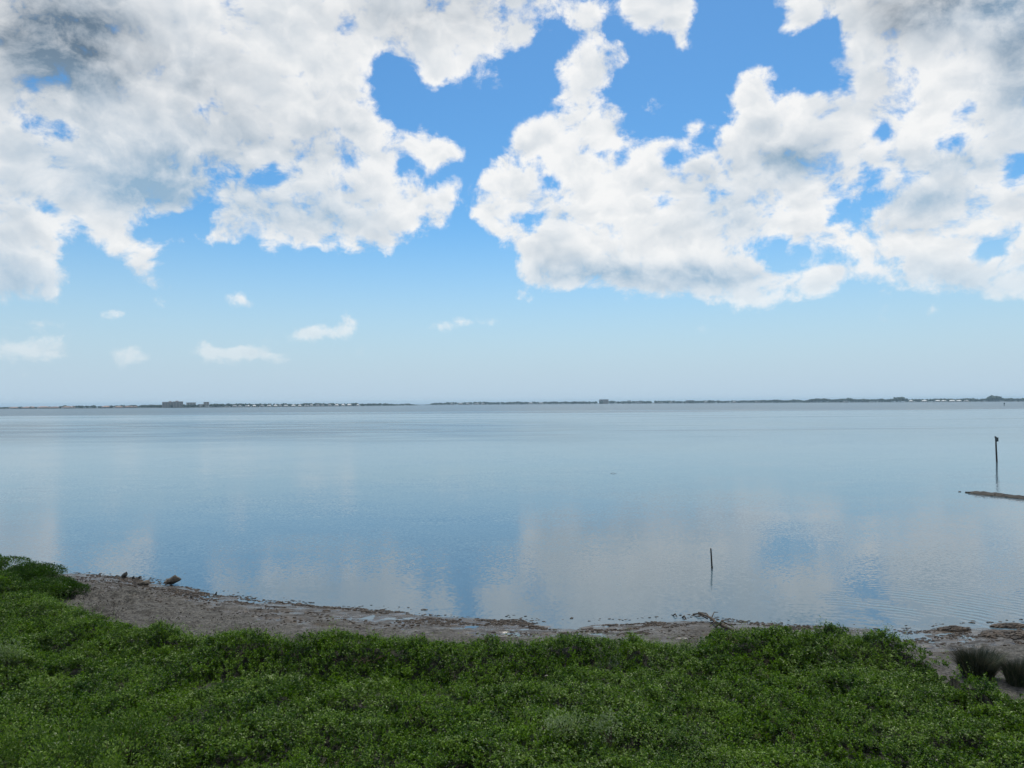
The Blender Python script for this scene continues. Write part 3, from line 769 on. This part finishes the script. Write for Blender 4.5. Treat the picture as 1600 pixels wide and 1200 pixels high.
stick([(1083, 960.5, .02), (1091, 962.5, .10), (1100, 964, .05)], .035, 'long thin dark stick lying in the water behind the driftwood log')
stick([(1051, 962, .0), (1055, 963, .10), (1058, 964.5, .02)], .03, 'short crooked dark stick in the shallows left of the driftwood')
stick([(1066, 965, .0), (1069, 965.5, .08), (1072, 967, .0)], .04, 'stubby dark stick in the shallows nearest the driftwood spit')
stick([(954, 740, .02), (958, 740, .08), (963, 740, .02)], .022, 'tiny dark stick floating far out on the calm water')

m_pile = plain('weathered_pile', (0.030, 0.027, 0.024), .85, .4, 6, .5, 25)
c = ground(1112.5, 888); hp = 31 / FPX * c.y
pile = empty('mooring_post', (c.x, c.y, -1.6), 'thin dark leaning wooden post standing in the shallow water', 'post')
v, f = tube([(0, 0, 0), (.0, 0, 1.6), (-.022, .01, 1.6 + hp * .55), (-.045, .02, 1.6 + hp * .97), (-.046, .02, 1.6 + hp)], [.045, .043, .040, .036, .018], 10, .12, 4)
obj('shaft', v, f, m_pile, pile, True)
v, f = tube([(0, 0, 1.52), (0, 0, 1.72)], [.052, .047], 10, .25, 5); obj('barnacle_collar', v, f, m_rockd, pile)

c = ground(1557.5, 722); hp = 40 / FPX * c.y
mk = empty('channel_marker', (c.x, c.y, -1.6), 'dark pile with a small sign board standing in the water at right', 'marker')
v, f = tube([(0, 0, 0), (0, 0, 1.6), (-.04, 0, 1.6 + hp * .5), (-.06, 0, 1.6 + hp * .93)], [.13, .12, .11, .10], 10, .08, 6); obj('pile', v, f, m_pile, mk, True)
m_board = plain('sign_board_back', (0.040, 0.055, 0.058), .7, .3, 3, 0)
V, F = [], []; box_faces(-.26, .22, -.15, -.12, 1.6 + hp * .80, 1.6 + hp * .96, V, F); obj('sign_board', V, F, m_board, mk)
V, F = [], []; box_faces(-.10, .0, -.118, -.085, 1.6 + hp * .76, 1.6 + hp * .99, V, F); obj('bracket', V, F, m_pile, mk)
v, f = tube([(-.10, 0, 1.6 + hp * .93), (-.14, 0, 1.6 + hp * .98), (-.17, 0, 1.6 + hp * 1.02)], [.10, .09, .03], 7); obj('cap', v, f, m_pile, mk, True)

# low groin of oyster-covered stones at the right
tip = ground(1508, 769.5); end = ground(1700, 789)
ax = (end - tip); Lg = ax.length; ax.normalize(); sd_ = Vector((-ax.y, ax.x, 0))
gr = empty('rock_groin', (tip.x, tip.y, 0), 'long low dark bank of stones running out of the right edge into the water', 'groin')
nu_, nv_ = 160, 15; V = []; F = []
for i in range(nu_):
    u = i / (nu_ - 1); wd = .75 * min(1, (u * Lg / 1.6) ** .6 + .05); hh = .24 * min(1, (u * Lg / 1.2) ** .7)
    for j in range(nv_):
        t = j / (nv_ - 1) * 2 - 1
        q = ax * (u * Lg) + sd_ * (t * wd)
        n = float(fbm(np.array([q.x * 1.0]), np.array([q.y * 1.0]), .8, 4, 3, .65)[0])
        V.append((q.x, q.y, hh * (1 - t * t) * (.35 + 1.2 * n) - .06 * abs(t) ** 3 - (.5 if abs(t) == 1 else 0)))
for i in range(nu_ - 1):
    for j in range(nv_ - 1):
        k = i * nv_ + j; F.append((k, k + nv_, k + nv_ + 1, k + 1))
m_oyster = plain('oyster_stone', (0.020, 0.018, 0.012), .8, .6, 2.2, .8, 9, (0.012, 0.011, 0.009))
obj('bank', V, F, m_oyster, gr)
V = []; F = []; rg = np.random.default_rng(8)
def lump(V, F, x, y, z, rx, ry, rz, rg, sides=6):
    n = len(V); ph = rg.uniform(0, 6)
    for k in range(sides):
        a = ph + k * 2 * math.pi / sides; q = rg.uniform(.7, 1.15); V.append((x + math.cos(a) * rx * q, y + math.sin(a) * ry * q, z - .3 * rz))
    for k in range(sides):
        a = ph + .4 + k * 2 * math.pi / sides; q = rg.uniform(.4, .75); V.append((x + math.cos(a) * rx * q, y + math.sin(a) * ry * q, z + rz * rg.uniform(.45, .8)))
    V.append((x, y, z + rz * rg.uniform(.7, 1)))
    for k in range(sides):
        k2 = (k + 1) % sides
        F.append((n + k, n + k2, n + sides + k2, n + sides + k)); F.append((n + sides + k, n + sides + k2, n + 2 * sides))
for k in range(420):
    u = rg.random() ** .9 * Lg; t = rg.normal(0, .45); q = ax * u + sd_ * (t * .6 * min(1, (u / 1.6) ** .6))
    s = rg.uniform(.06, .15); lump(V, F, q.x, q.y, max(.15 * (1 - t * t), -.02) * min(1, u / 1.2), s, s, s * .8, rg)
o = obj('stones', V, F, m_oyster, gr); o['kind'] = 'stuff'
for k in range(1):
    q = ax * (-.5 - .35 * k); V, F = [], []; lump(V, F, q.x, q.y, -.02, .16, .14, .12, rg); obj('outlying_stone', V, F, m_rockd, gr)

# ------------------------------------------------------------------ weed and clods on the flat
m_weed = plain('rotting_weed', (0.040, 0.026, 0.014), .7, .5, 4, .5, 20, (0.014, 0.011, 0.008))
rg = np.random.default_rng(21); V = []; F = []
n = 0
while n < 6500:
    x = rg.uniform(-26, 26); s = rg.normal(.25, .5) if rg.random() < .75 else rg.uniform(-.2, 2.6)
    y = float(ysh(x)) - s
    d = float(fbm(x * .55 + s * .6, s * 2.2, .8, 3, 5))
    dens = .53 if x < 15 else .44
    if d < dens: continue
    if float(canopy(x, y)[1]) > 0.1: continue
    z = gz(x, y)
    if z < -.07: continue
    k = rg.uniform(.016, .065) * (1.35 if x > 18 else 1)
    lump(V, F, x, y, max(z, -.01), k * 1.7, k, k * rg.uniform(.35, .9), rg, 5); n += 1
tag(obj('seaweed_wrack', V, F, m_weed), 'dark brown clumps of seaweed strewn along the waterline', 'seaweed', kind='stuff')
V = []; F = []; n = 0
m_clod = plain('mud_clod', (0.060, 0.050, 0.040), .85, .5, 5, .4)
while n < 1700:
    x = rg.uniform(-26, -9); s = rg.uniform(.4, 6.5); y = float(ysh(x)) - s
    if float(canopy(x, y)[1]) > 0.1 or float(fbm(x, y, 1.2, 2, 3)) < .38 + .03 * (x + 18): continue
    k = rg.uniform(.010, .034); lump(V, F, x, y, gz(x, y), k * 1.2, k, k * rg.uniform(.8, 2.2), rg, 5); n += 1
tag(obj('mud_clods', V, F, m_clod), 'small dark clods and roots poking from the left mud flat', 'mud clods', kind='stuff')

# bank of weed at the far right of the flat
for (px, py, wx_, wy_, lab) in [(1582, 994, 1.1, .45, 'thick brown bank of dead weed on the flat at the right edge'), (1580, 979, .75, .2, 'thin dark strip of weed in the shallows at the right edge'), (1490, 984.5, .55, .16, 'dark weed heap on the waterline left of the brown bank')]:
    c = ground(px, py); V = []; F = []
    for k in range(150):
        a = rg.uniform(0, 6.28); q = math.sqrt(rg.random()); kx, ky = q * math.cos(a) * wx_, q * math.sin(a) * wy_
        s = rg.uniform(.05, .12); lump(V, F, kx, ky, .02 + .10 * (1 - q), s * 1.8, s, s * .5, rg, 5)
    o = tag(obj('weed_bank', V, F, m_weed), lab, 'seaweed'); o.location = (c.x, c.y, max(gz(c.x, c.y), 0))

# ------------------------------------------------------------------ the far shore
FD = lambda px: float(np.interp(px, [-400, 0, 300, 600, 648, 672, 760, 1000, 1300, 1600, 2000], [2150, 2150, 2150, 2600, 2900, 3300, 3300, 3300, 2900, 2500, 2300]))
def far_pt(px, back=0.0, z=0.0):
    d = ray(px, 600); Y = FD(px) + back
    return Vector((d.x / d.y * Y, Y, z))
m_land = plain('far_bank', (0.045, 0.050, 0.035), .9, .4, .02, 0)
m_far = leaf_material('far_foliage', (0.018, 0.034, 0.014), (0.055, 0.085, 0.036), .7, .1, False)
for nm, (p0, p1) in (('island', (-420, 656)), ('island', (663, 2020))):
    V, F = [], []; xs = np.linspace(p0, p1, 110)
    for i, px in enumerate(xs):
        e = min(1, min(px - p0, p1 - px) / 30 + .02)
        for (bk, z) in ((-4, -.6), (0, .5), (12, 1.3), (90 * e + 14, 1.4), (190 * e + 20, -.6)):
            V.append(tuple(far_pt(px, bk, z)))
        if i:
            for j in range(4):
                k = (i - 1) * 5 + j; F.append((k, k + 5, k + 6, k + 1))
    tag(obj(nm, V, F, m_land), kind='structure')
HX = [-400, 0, 90, 100, 250, 330, 400, 520, 560, 640, 650, 668, 676, 700, 770, 930, 1060, 1200, 1262, 1268, 1330, 1340, 1393, 1397, 1412, 1416, 1460, 1530, 1543, 1547, 1561, 1566, 1600, 2000]
HY = [2.5, 2.2, 2.2, 3.0, 3.2, 3.6, 3.6, 3.4, 2.8, 2.0, .8, .8, 2.2, 3.0, 2.8, 3.0, 2.8, 3.2, 3.0, 4.6, 4.6, 3.4, 3.8, 6.4, 6.4, 3.4, 3.6, 3.6, 4.0, 5.8, 5.8, 3.6, 3.6, 3.4]
def treeline(name, p0, p1, n, seed, label):
    rg = np.random.default_rng(seed); out = []
    for k in range(n):
        px = rg.uniform(p0, p1); bk = rg.uniform(6, 70); c = far_pt(px, bk, 1.0)
        wl = float(fbm(px * .11, px * .02, 1, 3, 2)); h = np.interp(px, HX, HY) / FPX * c.y * 1.25 * (.45 + .75 * wl + .25 * rg.random())
        if 350 < px < 515 and bk < 30 and wl < .55: h *= .45
        w = h * rg.uniform(.5, .9); m = 34
        d = rg.normal(0, 1, (m, 3)); d /= np.linalg.norm(d, axis=1, keepdims=True)
        pnt = np.array([c.x, c.y, 1 + h * .58]) + d * np.array([w * .75, w * .75, h * .42]) * (rg.uniform(.55, 1, m))[:, None]
        a = rg.normal(0, 1, (m, 3)); a /= np.linalg.norm(a, axis=1, keepdims=True); b2 = np.cross(a, d + .01); b2 /= np.linalg.norm(b2, axis=1, keepdims=True) + 1e-9
        s = (h * rg.uniform(.09, .20, m))[:, None]
        out.append(np.stack([pnt - a * s - b2 * s * .7, pnt + a * s * 1.1 - b2 * s * .6, pnt + a * s + b2 * s * .8, pnt - a * s * .8 + b2 * s], 1).reshape(-1, 3))
        for q in range(2):   # stems
            x, y = c.x + rg.normal(0, .3), c.y; out.append(np.array([[x - .2, y, .8], [x + .2, y, .8], [x + .15, y, 1 + h * .5], [x - .15, y, 1 + h * .5]]))
    V = np.concatenate(out); o = quads(name, V, len(V) // 4, m_far)
    tag(o, label, 'trees', kind='stuff')
treeline('tree_line', -380, 653, 1500, 3, 'low dark line of distant trees on the left half of the far shore')
treeline('tree_line', 665, 1980, 1900, 4, 'low dark line of distant trees on the right half of the far shore')

m_wallp = plain('condo_wall', (0.40, 0.33, 0.29), .85, .1, .2, 0)
m_wallw = plain('house_wall', (0.66, 0.64, 0.60), .85, .1, .2, 0)
m_glass = plain('dark_window', (0.05, 0.06, 0.07), .25, .2, .5, 0)
m_roofr = plain('tile_roof', (0.33, 0.21, 0.16), .85, .2, .4, 0)
m_roofw = plain('pale_roof', (0.68, 0.68, 0.67), .7, .1, .3, 0)
m_roofg = plain('grey_roof', (0.26, 0.27, 0.28), .8, .2, .3, 0)
ORD = 'first second third fourth fifth sixth seventh eighth ninth tenth eleventh twelfth thirteenth fourteenth fifteenth sixteenth seventeenth eighteenth nineteenth twentieth twenty-first twenty-second twenty-third twenty-fourth twenty-fifth twenty-sixth twenty-seventh twenty-eighth'.split()
def block(px0, px1, hpx, floors, label, cat, back=10, wall=None, roof='flat', roofm=None, group=None, name='apartment_block', tower=None):
    wall = wall or m_wallp; pm = (px0 + px1) / 2
    c = far_pt(pm, back, .6); w = (px1 - px0) / FPX * c.y; H = hpx / FPX * c.y; dp = min(w * .6, 16)
    root = empty(name, c, label, cat, group); root.rotation_euler[2] = -math.atan2(c.x, c.y)
    def bx(nm, *a, mat=wall, par=root):
        V, F = [], []; box_faces(*a, V, F); return obj(nm, V, F, mat, par)
    hb = H if roof == 'flat' else H * .58
    bx('wall', -w / 2, w / 2, 0, dp, -.6, hb)
    st = hb / floors; nb = max(2, int(w / 7))
    for k in range(floors):
        bx('window_row', -w / 2 + .8, w / 2 - .8, -.12, -.003, k * st + st * .28, k * st + st * .78, mat=m_glass)
        if floors > 2: bx('balcony', -w / 2 + .5, w / 2 - .5, -1.4, -.125, k * st + st * .02, k * st + st * .24)
    if floors > 2:
        for k in range(nb + 1):
            x = -w / 2 + .4 + (w - .8) * k / nb; bx('pier', x - .55, x + .55, -1.9, -1.403, -.6, hb - .2)
    if roof == 'flat':
        bx('roof', -w / 2 - .5, w / 2 + .5, -2.2, dp + .5, hb + .003, hb + .9, mat=roofm or m_roofr)
        if tower: bx('stair_tower', w * tower - 4, w * tower + 4, 2, dp - 2, hb + .91, hb + 3.4)
    else:
        o_ = w * .06; V = [(-w / 2 - o_, -.8, hb), (w / 2 + o_, -.8, hb), (w / 2 + o_, dp + .8, hb), (-w / 2 - o_, dp + .8, hb), (-w / 4, dp / 2, H), (w / 4, dp / 2, H)]
        obj('roof', V, [(0, 1, 5, 4), (1, 2, 5), (2, 3, 4, 5), (3, 0, 4), (3, 2, 1, 0)], roofm or m_roofr, root)
    return root
block(254.5, 270.5, 8.6, 6, 'left half of the tallest pinkish condo pair on the far left shore', 'building', 8, tower=.2)
block(271.2, 285.5, 9.2, 6, 'right half of the tallest pinkish condo pair on the far left shore', 'building', 8, tower=-.1)
block(292, 305.5, 7.4, 5, 'pale mid-rise condo just right of the tallest pair', 'building', 30, m_wallw)
block(310, 326, 4.6, 3, 'long low pale block right of the mid-rise condo', 'building', 10, m_wallw)
block(318.6, 326.6, 8.0, 6, 'slim pale tower rising behind the long low block', 'building', 60, m_wallw)
for i, (a, b2) in enumerate([(16, 33), (36, 56), (60, 76), (79, 95), (98, 116), (160, 176), (180, 192), (196, 214)]):
    block(a, b2, 2.9 + .3 * (i % 3), 2, ORD[i] + ' long low tile roofed block from the left along the far left shore', 'building', 5, m_wallp if i % 2 else m_wallw, 'hip', m_roofr, 'low blocks along the far left shore', 'low_rise_block')
rg = np.random.default_rng(9); px = 352; nh = 0
while px < 556:
    w = rg.uniform(4.2, 7.0)
    block(px, px + w, rg.uniform(2.6, 3.4), 2, ORD[nh] + ' house from the left in the waterfront row right of the condos', 'house', rg.uniform(2, 6), m_wallw, 'hip', [m_roofw, m_roofw, m_roofg][int(rg.integers(3))], 'waterfront houses right of the condos', 'waterfront_house')
    px += w + rg.uniform(2.0, 6.0); nh += 1
block(936, 950.5, 6.6, 6, 'tallest dark condo block in the middle of the far shore', 'building', 20, m_wallp, 'flat', m_roofg)
block(980, 985.5, 4.6, 4, 'small pale tower right of the middle condo block', 'building', 40, m_wallw, 'flat', m_roofg)
block(992, 1004, 3.4, 3, 'low pale flat block second to the right of the middle condo', 'building', 10, m_wallw, 'flat', m_roofg)
block(1072, 1083, 4.3, 4, 'grey flat block standing alone far right of the middle condo', 'building', 30, m_wallp, 'flat', m_roofg)
for i, (a, b2) in enumerate([(704, 710), (716, 723), (728, 733), (741, 748), (752, 757), (826, 832), (842, 848), (1028, 1034), (1046, 1051), (1100, 1106), (1144, 1150), (1180, 1187)]):
    block(a, b2, 3.0, 2, ORD[i] + ' tiny pale house from the left along the middle of the far shore', 'house', 5, m_wallw, 'hip', m_roofg, 'houses along the middle of the far shore', 'shore_house')
for i, (a, b2) in enumerate([(1318, 1324), (1420, 1426), (1440, 1447), (1461, 1468), (1471, 1478), (1483, 1491), (1494, 1501), (1506, 1512)]):
    block(a, b2, 3.0, 2, ORD[i] + ' small pale house from the left along the right far shore', 'house', 3, m_wallw, 'hip', m_roofw, 'houses along the right of the far shore', 'shore_house')

# boats and a marker out on the bay
m_hull = plain('boat_hull', (0.78, 0.78, 0.76), .35, .05, 1, 0)
def boat(px, back, L_, label):
    c = far_pt(px, back); root = empty('motor_boat', (c.x, c.y, 0), label, 'boat')
    V = []; w = L_ * .16
    for z, k in ((-.3, .8), (.9, 1.0)):
        V += [(-L_ / 2 * k, -w * k, z), (L_ * .2, -w * k, z), (L_ / 2 * (k + .08), 0, z + .25 * (z > 0)), (L_ * .2, w * k, z), (-L_ / 2 * k, w * k, z)]
    obj('hull', V, [(4, 3, 2, 1, 0), (5, 6, 7, 8, 9)] + [(i, (i + 1) % 5, 5 + (i + 1) % 5, 5 + i) for i in range(5)], m_hull, root)
    V, F = [], []; box_faces(-L_ * .18, L_ * .14, -w * .6, w * .6, .905, 2.2, V, F); obj('cabin', V, F, m_hull, root)
    V, F = [], []; box_faces(-L_ * .15, L_ * .11, -w * .6 - .03, -w * .6 - .003, 1.4, 1.95, V, F); obj('window', V, F, m_glass, root)
boat(957, -260, 9, 'white boat off the middle condo block near the far shore')
boat(684, -420, 7, 'white boat off the gap between the two far islands')
boat(404, -700, 6, 'white speck of a boat left of centre before the far shore')
boat(1480, -500, 6, 'white speck of a boat off the right end of the far shore')
c = ground(1569, 634.5)
fm = empty('distant_marker', (c.x, c.y, -1.6), 'tiny dark channel marker far out near the right horizon', 'marker')
v, f = tube([(0, 0, 0), (0, 0, 5.6)], [.35, .3], 8); obj('pile', v, f, m_pile, fm)
V, F = [], []; box_faces(-.9, .9, -.5, -.4, 4.2, 5.9, V, F); obj('sign_board', V, F, m_board, fm)

# ------------------------------------------------------------------ moist air over the bay
hz = bpy.data.materials.new('bay_haze'); hz.use_nodes = True
T = NT(hz.node_tree); out = T.node('ShaderNodeOutputMaterial'); pv = T.node('ShaderNodeVolumePrincipled')
pv.inputs['Color'].default_value = (0.55, 0.80, 1.0, 1); pv.inputs['Density'].default_value = 0.00010
pv.inputs['Anisotropy'].default_value = 0.2
T.l.new(pv.outputs[0], out.inputs['Volume'])
V, F = [], []; box_faces(-9100, 9100, -9100, 9100, -2.7, 32, V, F)
tag(obj('haze', V, F, hz), kind='stuff')
